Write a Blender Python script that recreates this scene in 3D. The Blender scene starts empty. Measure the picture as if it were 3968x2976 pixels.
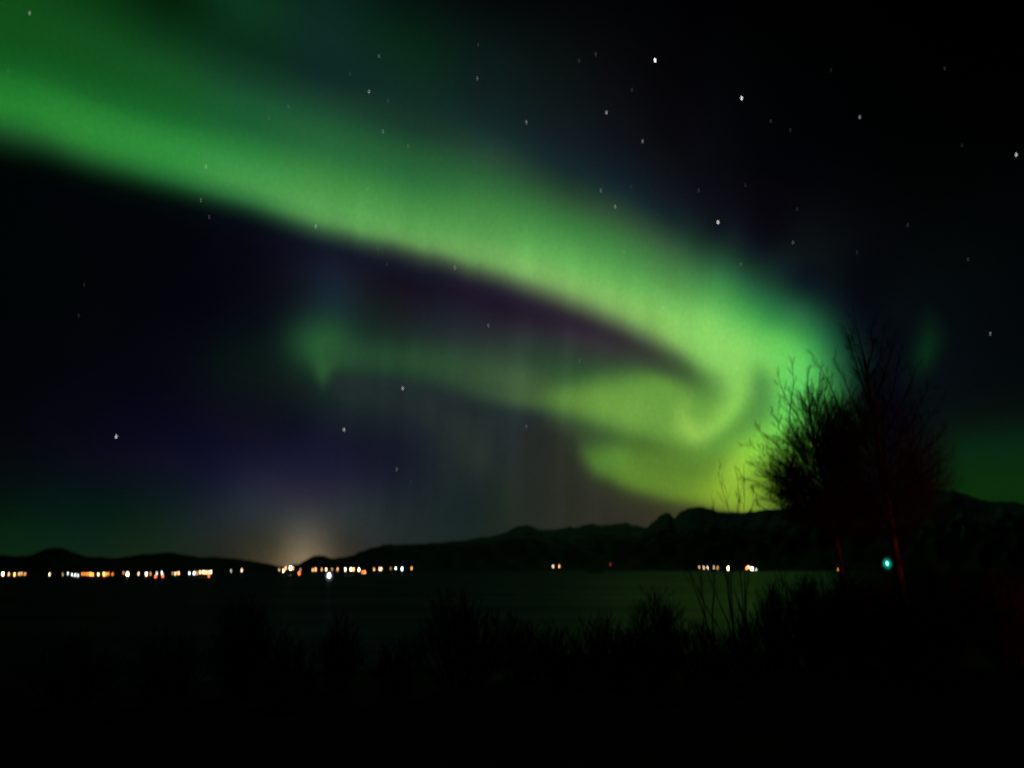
# Night fjord under a curling green aurora, seen from a dark bank: far shore with lamps, two birches, scrub.
import bpy, math, random
import numpy as np
from mathutils import Vector, Matrix

C = bpy.context.scene
COL = C.collection

# ------------------------------------------------------------------ camera
CAM_Z = 3.5
FPX = 2997.0                              # focal length of the photograph in its own pixels (3968 wide)
PITCH = math.atan((2203-1488)/FPX)
cd = bpy.data.cameras.new('camera'); cam = bpy.data.objects.new('camera', cd); COL.objects.link(cam)
cam.location = (0, 0, CAM_Z); cam.rotation_euler = (math.pi/2+PITCH, 0, 0)
cd.sensor_width = 36; cd.lens = 36*FPX/3968.0
cd.clip_start = 0.1; cd.clip_end = 100000
cd.dof.use_dof = True; cd.dof.focus_distance = 2.0     # the phone missed its focus: far things are soft
cd.dof.aperture_fstop = 2.4; cd.dof.aperture_ratio = 1.8
C.camera = cam

# ------------------------------------------------------------------ world, light, exposure
w = bpy.data.worlds.new('World'); C.world = w; w.use_nodes = True
w.node_tree.nodes['Background'].inputs[0].default_value = (0.004, 0.012, 0.008, 1)
w.node_tree.nodes['Background'].inputs[1].default_value = 0.05
C.view_settings.view_transform = 'Standard'; C.view_settings.look = 'None'
C.view_settings.exposure = 0; C.view_settings.gamma = 1
C.render.engine = 'CYCLES'
C.cycles.use_adaptive_sampling = False
C.cycles.use_denoising = True
C.cycles.sample_clamp_direct = 0; C.cycles.sample_clamp_indirect = 1.0
C.cycles.transparent_max_bounces = 16

# a car's tail light burning on the bank to the right of the frame reddens the two birch trunks
ld = bpy.data.lights.new('tail_light', 'SPOT'); ld.color = (1.0, 0.045, 0.02); ld.energy = 620
ld.spot_size = math.radians(66); ld.spot_blend = 0.8; ld.shadow_soft_size = 0.08
lo = bpy.data.objects.new('tail_light', ld); COL.objects.link(lo)
lo.location = (16.5, 15.0, 1.5)
lo.rotation_euler = (Vector((9.8, 22.0, 3.7))-Vector(lo.location)).to_track_quat('-Z', 'Y').to_euler()

CT, ST = math.cos(PITCH), math.sin(PITCH)
def ray(px, py):                          # direction for a reading taken off the photograph
    dx, dy = (px-1984)/FPX, (1488-py)/FPX
    return Vector((dx, CT-dy*ST, ST+dy*CT))
def at(px, py, Yd):                       # the point in that direction, Yd metres out
    d = ray(px, py); return Vector((0, 0, CAM_Z))+d*(Yd/d.y)

# ------------------------------------------------------------------ helpers
def link(o, parent=None):
    COL.objects.link(o)
    if parent: o.parent = parent
    return o
def mesh_obj(name, verts, faces, mat=None, parent=None, smooth=True):
    me = bpy.data.meshes.new(name)
    me.from_pydata([tuple(v) for v in verts], [], faces); me.update()
    if smooth: me.polygons.foreach_set('use_smooth', [True]*len(me.polygons))
    if mat: me.materials.append(mat)
    return link(bpy.data.objects.new(name, me), parent)
def grid_mesh(name, V, mat, cols=None, keep=None):
    """V: (n, m, 3) numpy points"""
    n, m = V.shape[:2]; idx = np.arange(n*m).reshape(n, m)
    Q = np.stack([idx[:-1, :-1], idx[1:, :-1], idx[1:, 1:], idx[:-1, 1:]], -1).reshape(-1, 4)
    P = V.reshape(-1, 3)
    if keep is not None:
        k = keep.ravel(); Q = Q[k[Q].any(1)]
        used = np.unique(Q); re = -np.ones(n*m, int); re[used] = np.arange(len(used)); Q = re[Q]; P = P[used]
        if cols is not None: cols = cols.reshape(-1, 4)[used]
    me = bpy.data.meshes.new(name)
    me.vertices.add(len(P)); me.vertices.foreach_set('co', P.astype(np.float32).ravel())
    me.loops.add(len(Q)*4); me.loops.foreach_set('vertex_index', Q.astype(np.int32).ravel())
    me.polygons.add(len(Q)); me.polygons.foreach_set('loop_start', np.arange(0, len(Q)*4, 4, dtype=np.int32))
    me.polygons.foreach_set('loop_total', np.full(len(Q), 4, dtype=np.int32))
    me.polygons.foreach_set('use_smooth', np.ones(len(Q), bool))
    me.update(); me.validate()
    if cols is not None:
        a = me.color_attributes.new('glow', 'FLOAT_COLOR', 'POINT'); a.data.foreach_set('color', cols.reshape(-1, 4).astype(np.float32).ravel())
    me.materials.append(mat)
    return link(bpy.data.objects.new(name, me))
def tag(o, label=None, cat=None, group=None, kind=None):
    if label: o['label'] = label
    if cat: o['category'] = cat
    if group: o['group'] = group
    if kind: o['kind'] = kind
    return o
def new_mat(name):
    m = bpy.data.materials.new(name); m.use_nodes = True; nt = m.node_tree; nt.nodes.clear()
    out = nt.nodes.new('ShaderNodeOutputMaterial'); return m, nt, out
def principled(name, col, rough=0.9, col2=None, scale=3.0, spec=0.3, bump=0.0, bscale=8.0, detail=6):
    m, nt, out = new_mat(name); b = nt.nodes.new('ShaderNodeBsdfPrincipled')
    b.inputs['Roughness'].default_value = rough; b.inputs['Specular IOR Level'].default_value = spec
    b.inputs['Base Color'].default_value = (*col, 1)
    tc = nt.nodes.new('ShaderNodeTexCoord')
    if col2:
        n = nt.nodes.new('ShaderNodeTexNoise'); n.inputs['Scale'].default_value = scale; n.inputs['Detail'].default_value = detail
        r = nt.nodes.new('ShaderNodeValToRGB'); r.color_ramp.elements[0].position = .38; r.color_ramp.elements[1].position = .64
        r.color_ramp.elements[0].color = (*col, 1); r.color_ramp.elements[1].color = (*col2, 1)
        nt.links.new(tc.outputs['Object'], n.inputs['Vector']); nt.links.new(n.outputs['Fac'], r.inputs[0]); nt.links.new(r.outputs[0], b.inputs['Base Color'])
    if bump:
        n = nt.nodes.new('ShaderNodeTexNoise'); n.inputs['Scale'].default_value = bscale; n.inputs['Detail'].default_value = 8
        bp = nt.nodes.new('ShaderNodeBump'); bp.inputs['Strength'].default_value = bump
        nt.links.new(tc.outputs['Object'], n.inputs['Vector']); nt.links.new(n.outputs['Fac'], bp.inputs['Height']); nt.links.new(bp.outputs[0], b.inputs['Normal'])
    nt.links.new(b.outputs[0], out.inputs[0]); return m
def emit(name, col, strength, sampling='AUTO'):
    m, nt, out = new_mat(name); e = nt.nodes.new('ShaderNodeEmission')
    e.inputs[0].default_value = (*col, 1); e.inputs[1].default_value = strength
    nt.links.new(e.outputs[0], out.inputs[0]); m.cycles.emission_sampling = sampling; return m

# ------------------------------------------------------------------ the sky's light, charted by direction
def tps(P, V, X, Y, lam=0.0):
    P = np.array(P, float)/1000.0; V = np.array(V, float); n = len(P)
    def U(r2): return np.where(r2 > 0, r2*np.log(np.maximum(r2, 1e-12)), 0)
    d2 = ((P[:, None]-P[None])**2).sum(-1)
    A = np.zeros((n+3, n+3)); A[:n, :n] = U(d2)+lam*np.eye(n); A[:n, n] = 1; A[:n, n+1:] = P; A[n, :n] = 1; A[n+1:, :n] = P.T
    b = np.zeros((n+3, 3)); b[:n] = V
    w = np.linalg.solve(A, b)
    x = X.ravel()/1000.0; y = Y.ravel()/1000.0
    o = w[n]+x[:, None]*w[n+1]+y[:, None]*w[n+2]
    for i in range(n): o += U((x-P[i, 0])**2+(y-P[i, 1])**2)[:, None]*w[i]
    return o.reshape(X.shape+(3,))
def ss(a, b, v):
    t = np.clip((v-a)/(b-a), 0, 1); return t*t*(3-2*t)
def blur(a, s):
    if s <= 0: return a
    k = int(3*s+1); g = np.exp(-np.arange(-k, k+1)**2/(2*s*s)); g /= g.sum()
    for ax in (0, 1):
        p = np.pad(a, [(k, k) if i == ax else (0, 0) for i in range(2)], mode='edge')
        o = np.zeros_like(a); n = a.shape[ax]
        for i, w in enumerate(g): o += w*(p[i:i+n] if ax == 0 else p[:, i:i+n])
        a = o
    return a
G = 8.0                                     # chart cell
XS = np.arange(-600, 4568+1, G); YS = np.arange(-600, 2300+1, G)
X, Y = np.meshgrid(XS, YS)
def poly(pts, s):                           # soft polygon
    m = np.zeros_like(X, bool); n = len(pts)
    for i in range(n):
        x0, y0 = pts[i]; x1, y1 = pts[(i+1) % n]
        if y0 == y1: continue
        c = ((Y >= y0) != (Y >= y1)) & (X < x0+(Y-y0)*(x1-x0)/(y1-y0)); m ^= c
    return blur(m.astype(float), s/G)
def crom(pts, n=14):
    P = np.array(pts, float); P = np.vstack([2*P[0]-P[1], P, 2*P[-1]-P[-2]]); o = []
    for i in range(1, len(P)-2):
        for t in np.linspace(0, 1, n, endpoint=False):
            o.append(.5*(2*P[i]+(P[i+1]-P[i-1])*t+(2*P[i-1]-5*P[i]+4*P[i+1]-P[i+2])*t*t+(3*P[i]-P[i-1]-3*P[i+1]+P[i+2])*t**3))
    o.append(P[-2]); return np.array(o)
def stroke(pts, col=None):
    """pts: x,y,width,alpha,r,g,b ; returns alpha and colour"""
    S = crom(pts); x, y = S[:, 0], S[:, 1]
    best = np.zeros_like(X); C = np.zeros(X.shape+(3,)); wsum = np.zeros_like(X)
    bx = (x.min()-400, x.max()+400); by = (y.min()-400, y.max()+400)
    I = np.where((XS > bx[0]) & (XS < bx[1]))[0]; J = np.where((YS > by[0]) & (YS < by[1]))[0]
    sl = (slice(J[0], J[-1]+1), slice(I[0], I[-1]+1)); xx, yy = X[sl], Y[sl]; b = np.zeros_like(xx); c = np.zeros(xx.shape+(3,)); w = np.zeros_like(xx)
    for s in S:
        k = np.exp(-(((xx-s[0])**2+(yy-s[1])**2)/(2*s[2]**2)))
        b = np.maximum(b, k*s[3]); kk = k**2+1e-9; c += kk[..., None]*s[4:7]; w += kk
    best[sl] = b; C[sl] = c/w[..., None]; return best, C
def over(F, a, c):
    return F*(1-a[..., None])+a[..., None]*np.asarray(c, float)
EDGE = [(-600,440),(0,575),(180,602),(316,650),(633,741),(950,818),(1266,910),(1516,958),(1770,1022),(2000,1088),(2199,1158),(2398,1240),(2597,1344),(2696,1411),(2760,1480),(2900,1640)]
PROF = {  # x: [(dy above the lower edge, r,g,b)...]
 0:[(-140,1,4,5),(-60,0,6,4),(-5,8,32,14),(45,22,64,32),(105,32,108,44),(170,36,128,46),(270,28,112,40),(330,19,90,32),(420,16,78,24),(575,16,76,22),(1100,8,40,14)],
 316:[(-140,2,4,6),(-50,1,9,6),(0,12,44,22),(45,30,88,40),(100,42,128,50),(160,44,136,52),(240,36,122,46),(300,22,96,38),(400,18,80,28),(520,18,76,28),(650,12,60,20),(1100,6,30,10)],
 633:[(-140,3,4,9),(-40,2,9,8),(10,12,48,22),(55,34,104,48),(115,46,138,58),(180,46,140,58),(240,38,124,52),(290,24,102,42),(370,22,88,36),(490,20,78,34),(640,9,48,20),(741,4,32,10),(1100,3,20,8)],
 950:[(-140,10,10,20),(-50,5,8,16),(0,16,42,30),(45,46,112,58),(105,70,150,72),(170,60,146,70),(250,40,122,56),(330,28,92,50),(430,26,84,48),(520,20,60,38),(640,10,44,26),(818,12,54,28),(1100,6,24,16)],
 1266:[(-140,20,22,40),(-50,16,20,34),(5,48,82,56),(50,90,156,82),(105,88,162,82),(210,64,140,66),(310,42,108,58),(410,34,90,52),(530,24,58,44),(610,14,40,36),(760,14,42,36),(910,10,38,30),(1200,6,20,16)],
 1600:[(-140,24,20,38),(-60,22,24,36),(-10,50,64,52),(35,100,154,84),(90,92,162,82),(190,66,138,68),(290,42,106,57),(400,34,82,48),(480,24,56,42),(600,18,44,36),(800,8,38,22),(1000,5,18,14),(1300,3,10,10)],
 1900:[(-140,34,26,42),(-55,34,30,44),(-5,74,96,66),(35,112,166,92),(80,112,174,90),(160,84,154,77),(260,64,130,65),(360,44,98,55),(450,38,70,52),(560,22,42,42),(660,16,32,32),(860,10,24,22),(1055,4,8,9),(1300,2,5,7)],
 2199:[(-140,44,34,46),(-60,44,38,46),(-10,88,106,74),(35,124,174,96),(80,126,188,96),(150,100,178,88),(240,74,142,70),(310,54,116,60),(352,52,94,54),(420,34,64,46),(500,22,40,42),(620,18,28,32),(850,12,18,18),(1158,3,5,6),(1400,2,3,4)],
 2398:[(-140,46,38,46),(-60,50,44,50),(-10,92,116,78),(35,130,180,96),(90,130,194,98),(160,100,176,86),(250,74,142,72),(320,58,118,62),(370,54,92,56),(430,40,66,50),(485,26,46,46),(560,17,28,38),(700,14,18,24),(900,10,11,14),(1240,2,3,4),(1500,1,2,3)],
 2597:[(-140,48,54,48),(-60,54,60,50),(-10,92,122,70),(40,132,190,94),(110,136,204,100),(180,108,184,90),(240,86,152,78),(320,66,120,66),(380,54,92,58),(440,38,62,48),(500,20,36,38),(600,16,22,28),(800,9,9,13),(1100,4,4,6),(1500,0,1,2)],
 2760:[(-140,66,110,54),(-60,80,134,60),(-10,110,172,78),(60,132,204,94),(150,134,210,100),(240,118,200,94),(330,78,158,78),(420,46,104,64),(500,26,58,46),(590,14,24,30),(700,9,10,16),(900,7,6,12),(1200,2,2,4),(1500,0,0,1)],
}
BASE = [ # x,y,r,g,b  night sky and far glow, outside the bright aurora
 (-600,700,0,3,3),(0,700,1,4,5),(400,800,2,4,7),(800,950,4,5,12),(0,1200,1,4,5),(400,1250,3,5,8),(800,1250,6,6,16),(1000,1100,10,9,20),(-600,1600,1,3,4),(0,1500,3,4,8),(350,1600,7,6,18),(700,1560,9,8,22),(1000,1600,14,16,26),(0,1800,5,10,12),(400,1800,12,12,24),(700,1780,16,15,34),(1000,1750,20,20,40),(1250,1720,22,22,44),(0,1950,5,20,13),(400,1930,5,22,19),(700,1900,14,24,32),(850,1850,20,22,42),(0,2080,8,34,15),(300,2060,9,32,22),(560,2100,18,36,22),(760,2080,28,38,34),(0,2180,14,34,16),(500,2180,22,36,22),
 (1050,1870,34,34,52),(1250,1880,34,34,52),(1450,1850,26,28,44),(950,1960,36,44,52),(1150,1930,42,44,56),(1400,1960,38,46,50),(900,2080,38,42,38),(850,2150,36,38,30),(1000,2150,58,54,40),(1160,1990,56,58,60),(1160,2050,76,76,68),(1160,2100,96,90,74),(1180,2140,116,104,82),(1170,2190,136,116,90),(1060,2120,64,60,46),(1170,2290,80,70,50),(700,2290,24,36,22),(1600,2290,28,34,32),(2900,2290,30,34,20),(1320,2120,58,54,46),(1350,2040,46,50,48),(1450,2080,42,46,46),(1500,1990,34,42,44),(1600,1900,26,34,40),(1700,2050,28,40,38),(1800,1980,26,38,38),(1850,1850,30,42,40),(1950,2010,30,40,32),(2050,1930,38,42,32),(2150,2000,44,46,34),(2100,1800,40,46,38),(2200,1900,46,46,36),(2350,1980,50,48,38),(2500,1990,64,64,44),(2400,2200,54,50,40),
 (1950,1680,34,42,44),(2100,1680,42,42,44),(1700,1620,34,44,44),(1600,1750,24,28,40),(1800,1750,36,46,42),(1400,1700,20,24,36),(1350,1560,26,40,38),(1550,1560,30,42,42),(1150,1650,14,18,32),(1130,1520,16,26,26),(900,1400,8,20,18),(1000,1250,8,14,20),(1130,1150,14,20,26),(1290,1080,22,30,44),(1290,1200,22,40,46),(1450,1130,22,24,30),(1600,1200,26,26,34),(1450,1220,22,34,32),(1600,1300,28,42,40),(1800,1170,28,24,40),(1950,1230,34,28,40),(1700,1130,22,20,34),(2100,1260,40,34,46),(1850,1300,38,44,48),(2050,1320,44,52,50),(2250,1300,52,46,56),(2400,1330,52,42,54),(2550,1370,58,66,54),
 (2900,0,1,1,2),(2900,300,2,3,4),(2900,600,3,5,8),(2900,800,10,9,16),(3000,950,11,16,20),(3100,850,8,10,15),(3150,1000,12,19,22),(3230,1090,10,18,22),(3050,1000,15,26,28),(2850,900,18,26,30),(3300,950,7,10,14),(3200,400,1,2,3),(3500,0,0,0,0),(3968,0,0,0,0),(4568,0,0,0,0),(3300,800,4,6,8),(3300,1050,6,10,14),(3600,600,1,2,2),(3968,500,1,1,2),(3968,900,2,5,6),(3600,1000,4,8,9),(3450,1200,6,12,16),(3700,1250,5,10,13),(3968,1300,3,7,9),(3500,1500,7,12,18),(3750,1500,6,12,14),(3968,1480,4,10,10),(3400,1700,8,13,16),(3600,1700,10,16,14),(3600,1900,10,18,10),(4568,1200,2,4,5),(4568,1900,4,16,8),
 (3300,1300,12,34,30),(3400,1400,9,17,20),(3350,1550,12,22,22),(3450,1800,9,14,18),(3350,2050,10,16,12),(3300,1180,8,15,20),(3250,1900,16,30,14),(3450,2200,10,12,8),(3968,2200,6,20,6),
]
RIGHT = [ # the curled end of the aurora
 (2700,300,4,5,8),(2700,600,10,10,18),(2700,800,16,20,26),(2700,905,24,40,36),(2700,980,39,68,46),(2700,1060,60,114,64),(2700,1150,88,158,80),(2700,1240,130,206,100),(2700,1330,134,206,98),(2700,1390,116,176,84),
 (2780,900,16,26,30),(2800,1000,34,72,52),(2800,1100,60,132,70),(2800,1200,96,180,86),(2800,1300,130,208,100),(2800,1400,136,210,98),
 (2900,900,12,15,22),(2900,1000,20,40,38),(2900,1100,38,92,60),(2900,1180,58,140,70),(2900,1260,94,186,86),(2900,1340,126,208,98),
 (3000,1050,20,42,42),(3000,1150,34,88,60),(3000,1250,58,146,72),(3000,1330,94,194,86),(3000,1400,114,206,92),(3000,1480,106,192,84),
 (3100,1100,12,28,34),(3100,1200,36,94,60),(3100,1300,62,150,74),(3100,1390,88,200,88),(3100,1480,98,206,92),(3100,1600,98,200,84),
 (3200,1150,12,30,32),(3200,1250,26,74,52),(3200,1350,42,118,66),(3200,1450,60,140,72),(3200,1600,70,150,66),(3300,1500,22,60,38),(3300,1650,26,58,30),
 (2450,1400,50,72,50),(2600,1430,58,86,52),(2700,1490,66,106,54),
 (2700,1520,90,140,62),(2300,1400,48,72,50),(2150,1440,44,74,50),(2050,1380,40,58,48),
 (3020,1550,98,188,82),(3000,1680,110,196,72),(2900,1780,140,200,64),(2850,1880,150,184,50),(2950,1900,140,180,52),(3050,1800,110,170,54),(3100,1950,90,120,40),(2900,2000,120,130,50),(2750,1880,130,172,50),(2600,1880,98,134,44),(2480,1820,90,130,46),(2650,1780,84,124,46),(2500,1740,72,108,44),(2750,1760,90,138,52),(2600,1680,104,156,60),(2700,1600,106,162,64),(2350,1730,60,92,48),(2450,1580,106,158,64),(2600,1550,104,156,64),(2580,1480,90,142,60),(2950,1600,84,146,66),(3200,1800,60,90,36),
]
def field():
    PB = [(p[0], p[1]) for p in BASE+RIGHT]; VB = [p[2:] for p in BASE+RIGHT]
    F = tps(PB, VB, X, Y, 0.0008)
    F = np.clip(F, 0, 255)
    F[..., 0] = np.minimum(F[..., 0], F[..., 1]+np.interp(X, (1300, 1900), (0, 7))+ss(34, 60, F[..., 1])*40)
    # main ribbon
    ex = np.array([e[0] for e in EDGE]); ey = np.array([e[1] for e in EDGE], float)
    ed = np.interp(X[0], ex, ey); ed = np.convolve(np.pad(ed, 9, mode='edge'), np.ones(19)/19, 'valid')
    D = ed[None]-Y
    rip = 3*np.sin(X/19.)*np.sin(X/47.+1)+1.5*np.sin(X/31.)
    D = D+rip*ss(1200, 1500, X)*(1-ss(1800, 2100, X))*(1-ss(20, 120, D))
    keys = sorted(PROF); tabs = []
    dd = np.arange(-400, 1800, 4.0)
    for k in keys:
        t = np.array(PROF[k], float)
        s = np.stack([np.interp(dd, t[:, 0], t[:, i]) for i in (1, 2, 3)], 1)
        g = np.exp(-np.arange(-6, 7)**2/12.); g /= g.sum()
        s = np.stack([np.convolve(np.pad(s[:, i], 6, mode='edge'), g, 'valid') for i in range(3)], 1); tabs.append(s)
    T = np.stack(tabs)
    kx = np.interp(X, keys, np.arange(len(keys))); di = np.clip((D+400)/4, 0, len(dd)-1.001)
    k0 = np.clip(kx.astype(int), 0, len(keys)-2); fk = kx-k0; fk = fk*fk*(3-2*fk)*.5+fk*.5
    d0 = di.astype(int); fd = di-d0
    A = ((T[k0, d0]*(1-fd)[..., None]+T[k0, d0+1]*fd[..., None])*(1-fk)[..., None]+(T[k0+1, d0]*(1-fd)[..., None]+T[k0+1, d0+1]*fd[..., None])*fk[..., None])
    aw = ss(-150, -50, D)*(1-ss(2620, 2780, X))
    F = over(F, aw, A)
    # faint left arm: blob, wisp and the band running into the lens
    def put(pts, m=1.0):
        nonlocal F
        a, c = stroke(pts); F = over(F, np.clip(a*m, 0, 1), c)
    put([(1290,1010,38,.25,26,34,52),(1300,1150,40,.45,24,40,50),(1275,1260,55,.6,32,66,46)])
    put([(1200,1330,66,.75,32,80,46),(1262,1345,64,.95,42,96,50)])
    put([(1262,1360,40,.8,44,98,52),(1253,1420,26,.9,46,94,50),(1252,1470,15,.8,42,82,50),(1252,1520,9,.3,32,56,46)])
    put([(1280,1370,46,.7,40,80,46),(1450,1385,48,.8,37,74,46),(1650,1405,52,.85,42,78,48),(1850,1440,66,.88,54,84,54),(1990,1480,66,.88,64,92,58),(2110,1505,58,.7,72,104,58)])
    put([(1850,1485,34,.4,60,86,56),(1980,1530,30,.6,64,90,58),(2080,1548,26,.6,74,104,58)])
    # edge under the faint band
    a = poly([(1290,1440),(1500,1468),(1700,1498),(1850,1560),(2000,1590),(2130,1604),(2100,1650),(1800,1620),(1300,1530)], 16); F = over(F, a*.8, (32,42,44))
    # lens
    a = poly([(2070,1550),(2150,1520),(2280,1490),(2430,1474),(2600,1466),(2720,1480),(2760,1560),(2760,1700),(2600,1692),(2450,1668),(2300,1626),(2150,1584)], 38)
    F = over(F, a*.9, np.array((104,156,64)))
    put([(2150,1545,26,.4,96,140,62),(2300,1560,44,.7,112,162,68),(2450,1600,48,.75,116,166,70)])
    # mute line between lens and lower lobe
    put([(2220,1665,28,.5,58,76,50),(2330,1700,32,.8,62,90,48),(2450,1730,32,.75,70,106,44),(2560,1755,34,.65,78,114,44),(2660,1785,38,.6,84,122,46)])
    # lower lobe
    a = poly([(2235,1730),(2300,1735),(2450,1745),(2700,1760),(3000,1740),(3150,1900),(3150,2010),(2880,1990),(2700,1945),(2560,1935),(2440,1905),(2330,1852),(2255,1790)], 18)
    F = over(F, a*.6, np.array((92,132,46)))
    out = poly([(2000,1640),(2215,1680),(2240,1775),(2330,1855),(2430,1895),(2560,1930),(2700,1948),(2860,1985),(2900,2090),(2000,2090)], 18)
    F = over(F, out*.75, np.stack([np.interp(X, (2050,2300,2700), v) for v in ((36,46,46),(42,48,42),(38,38,30))], -1))
    put([(2320,1800,34,.5,82,140,56),(2390,1785,40,.8,96,148,54),(2440,1835,34,.55,98,140,48),(2520,1872,30,.55,98,136,46),(2650,1905,30,.55,108,144,46),(2780,1915,34,.7,142,178,44)])
    # outer arm
    put([(3010,1360,50,.6,116,206,92),(3085,1440,44,.8,100,206,96),(3080,1540,42,.8,100,206,94),(3030,1650,42,.8,112,206,84),(2960,1740,44,.8,136,210,70),(2885,1790,44,.85,150,210,66),(2845,1865,50,.75,152,198,58),(2880,1930,54,.6,156,194,54)])
    # dark lane
    # inner dark bay
    put([(2300,1345,40,.45,54,52,54),(2500,1395,28,.5,58,74,54),(2620,1425,32,.8,60,84,50),(2690,1470,30,.75,66,104,52),(2735,1530,34,.6,88,142,60)])
    put([(2735,1590,30,.6,102,160,64),(2715,1610,26,.5,104,162,66)])
    # hook
    put([(2640,1250,44,.3,134,202,98),(2780,1350,50,.85,138,210,100),(2850,1430,46,.95,136,208,96),(2862,1510,44,.97,134,204,90),(2840,1590,44,.97,138,206,86),(2780,1660,42,.95,144,204,84),(2710,1690,40,.95,148,200,84),(2666,1655,36,.92,144,196,82),(2644,1605,28,.75,136,188,76),(2650,1575,26,.5,128,180,72)])
    put([(2930,1425,20,.4,96,172,78),(2948,1475,28,.8,80,144,70),(2948,1535,30,.85,82,146,70),(2915,1595,28,.8,84,148,66),(2862,1652,26,.75,88,148,62),(2796,1706,28,.7,90,148,58),(2725,1750,30,.65,92,142,54),(2650,1775,32,.5,92,134,50)])
    # right small patch and green corner
    put([(3600,1250,34,.5,8,32,20),(3600,1320,36,.9,9,42,24),(3575,1400,34,.85,9,42,22),(3555,1450,28,.4,8,30,18)])
    a = poly([(3680,1660),(4600,1560),(4600,2200),(3660,2200)], 45); F = over(F, a*.85, np.stack([np.interp(Y, (1600,1750,1900,2000), v) for v in ((8,8,11,9),(28,42,48,42),(20,18,10,8))], -1))
    cap = .5*F[..., 1]+14; k = ss(2600, 2800, X)*ss(22, 50, F[..., 1]); F[..., 2] = F[..., 2]*(1-k)+np.minimum(F[..., 2], cap)*k
    # faint upright rays
    put([(1795,1600,16,.2,50,54,54),(1785,1700,14,.35,48,54,52),(1780,1770,10,.2,44,50,50)]); put([(1665,1560,26,.25,44,56,50),(1660,1640,22,.3,40,52,48)]); put([(1860,1700,34,.3,44,54,52),(1855,1790,30,.45,48,60,52),(1840,1830,24,.3,44,56,50)])
    rs = np.random.RandomState(3)
    def comb(step):
        k = rs.rand(int(5200/step)+3)-.5; return np.interp(X+.06*(Y-1400), np.arange(len(k))*step-800, k)
    ray_n = comb(26)+comb(60)*1.2+comb(140)
    low = np.exp(-((D-60)/150.)**2)*ss(900, 1400, X)*(1-ss(2500, 2750, X))
    F *= (1+.06*ray_n*low+.10*ray_n*ss(1180, 1500, X)*(1-ss(2200, 2500, X))*ss(1150, 1350, Y)*(1-ss(1950, 2100, Y))*(D < 0))[..., None]
    F = np.clip(F, 0, 255)
    for i in range(3): F[..., i] = blur(F[..., i], 1.1)
    return F
def lin(c):
    c = np.clip(c, 0, 255)/255.; return np.where(c <= .04045, c/12.92, ((c+.055)/1.055)**2.4)

F = field()
LIN = lin(F)
def chart(AZ, EL):
    """sky colour and aurora share for directions (radians); the chart is a tangent plane fixed to the sky"""
    x, y, z = np.sin(AZ)*np.cos(EL), np.cos(AZ)*np.cos(EL), np.sin(EL)
    f = y*CT+z*ST; u = -y*ST+z*CT; ok = f > 0.25; ff = np.where(ok, f, 1)
    px = 1984+FPX*x/ff; py = 1488-FPX*u/ff
    gx = np.clip((px+600)/G, 0, len(XS)-1.001); gy = np.clip((py+600)/G, 0, len(YS)-1.001)
    x0, y0 = gx.astype(int), gy.astype(int); fx, fy = (gx-x0)[..., None], (gy-y0)[..., None]
    c = (LIN[y0, x0]*(1-fx)+LIN[y0, x0+1]*fx)*(1-fy)+(LIN[y0+1, x0]*(1-fx)+LIN[y0+1, x0+1]*fx)*fy
    out = np.maximum.reduce([-560-px, px-4528, -560-py, py-2290])       # outside the charted window: fade
    m = np.where(ok, 1-ss(-0, 500, out), 0)[..., None]
    low = np.where(py > 2290, 1, 0)[..., None]
    return c*m+np.array((0.0012, 0.0035, 0.0025))*(1-m), px, py
az = np.concatenate([np.arange(-180, -44, 4.0), np.arange(-44, 44, 0.2), np.arange(44, 180.1, 4.0)])
el = np.concatenate([np.arange(-6, -2, 1.0), np.arange(-2, 46, 0.2), np.arange(46, 90.1, 2.0)])
AZ, EL = np.meshgrid(np.radians(az), np.radians(el))
SKYC, PX, PY = chart(AZ, EL)
# split the light: plain night sky on the dome, the green of the aurora on its own sheet
g = SKYC[..., 1]; rb = np.maximum(SKYC[..., 0], SKYC[..., 2])
green = np.clip(g-1.25*rb-0.003, 0, None)
share = ss(0.0015, 0.012, g-0.9*rb)*ss(0.006, 0.022, g)*(1-ss(2120, 2200, PY))
NIGHT = SKYC*(1-share[..., None])+np.minimum(SKYC, np.array((0.0045, 0.006, 0.010)))*share[..., None]
AUR = np.clip(SKYC-NIGHT, 0, None)
def shell(R):
    return np.stack([R*np.sin(AZ)*np.cos(EL), R*np.cos(AZ)*np.cos(EL), R*np.sin(EL)+CAM_Z], -1)
def rgba(c): return np.concatenate([c, np.ones(c.shape[:2]+(1,))], -1)
def glow_mat(name, additive):
    m, nt, out = new_mat(name); a = nt.nodes.new('ShaderNodeAttribute'); a.attribute_name = 'glow'
    tc = nt.nodes.new('ShaderNodeTexCoord'); n = nt.nodes.new('ShaderNodeTexNoise')
    n.inputs['Scale'].default_value = 0.009; n.inputs['Detail'].default_value = 3
    r = nt.nodes.new('ShaderNodeMapRange'); r.inputs['From Min'].default_value = .2; r.inputs['From Max'].default_value = .8
    r.inputs['To Min'].default_value = .9; r.inputs['To Max'].default_value = 1.1
    nt.links.new(tc.outputs['Object'], n.inputs['Vector']); nt.links.new(n.outputs['Fac'], r.inputs['Value'])
    e = nt.nodes.new('ShaderNodeEmission'); nt.links.new(a.outputs['Color'], e.inputs[0]); nt.links.new(r.outputs[0], e.inputs[1])
    if additive:
        t = nt.nodes.new('ShaderNodeBsdfTransparent'); s = nt.nodes.new('ShaderNodeAddShader')
        nt.links.new(t.outputs[0], s.inputs[0]); nt.links.new(e.outputs[0], s.inputs[1]); nt.links.new(s.outputs[0], out.inputs[0])
    else: nt.links.new(e.outputs[0], out.inputs[0])
    m.cycles.emission_sampling = 'NONE'; return m
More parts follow.
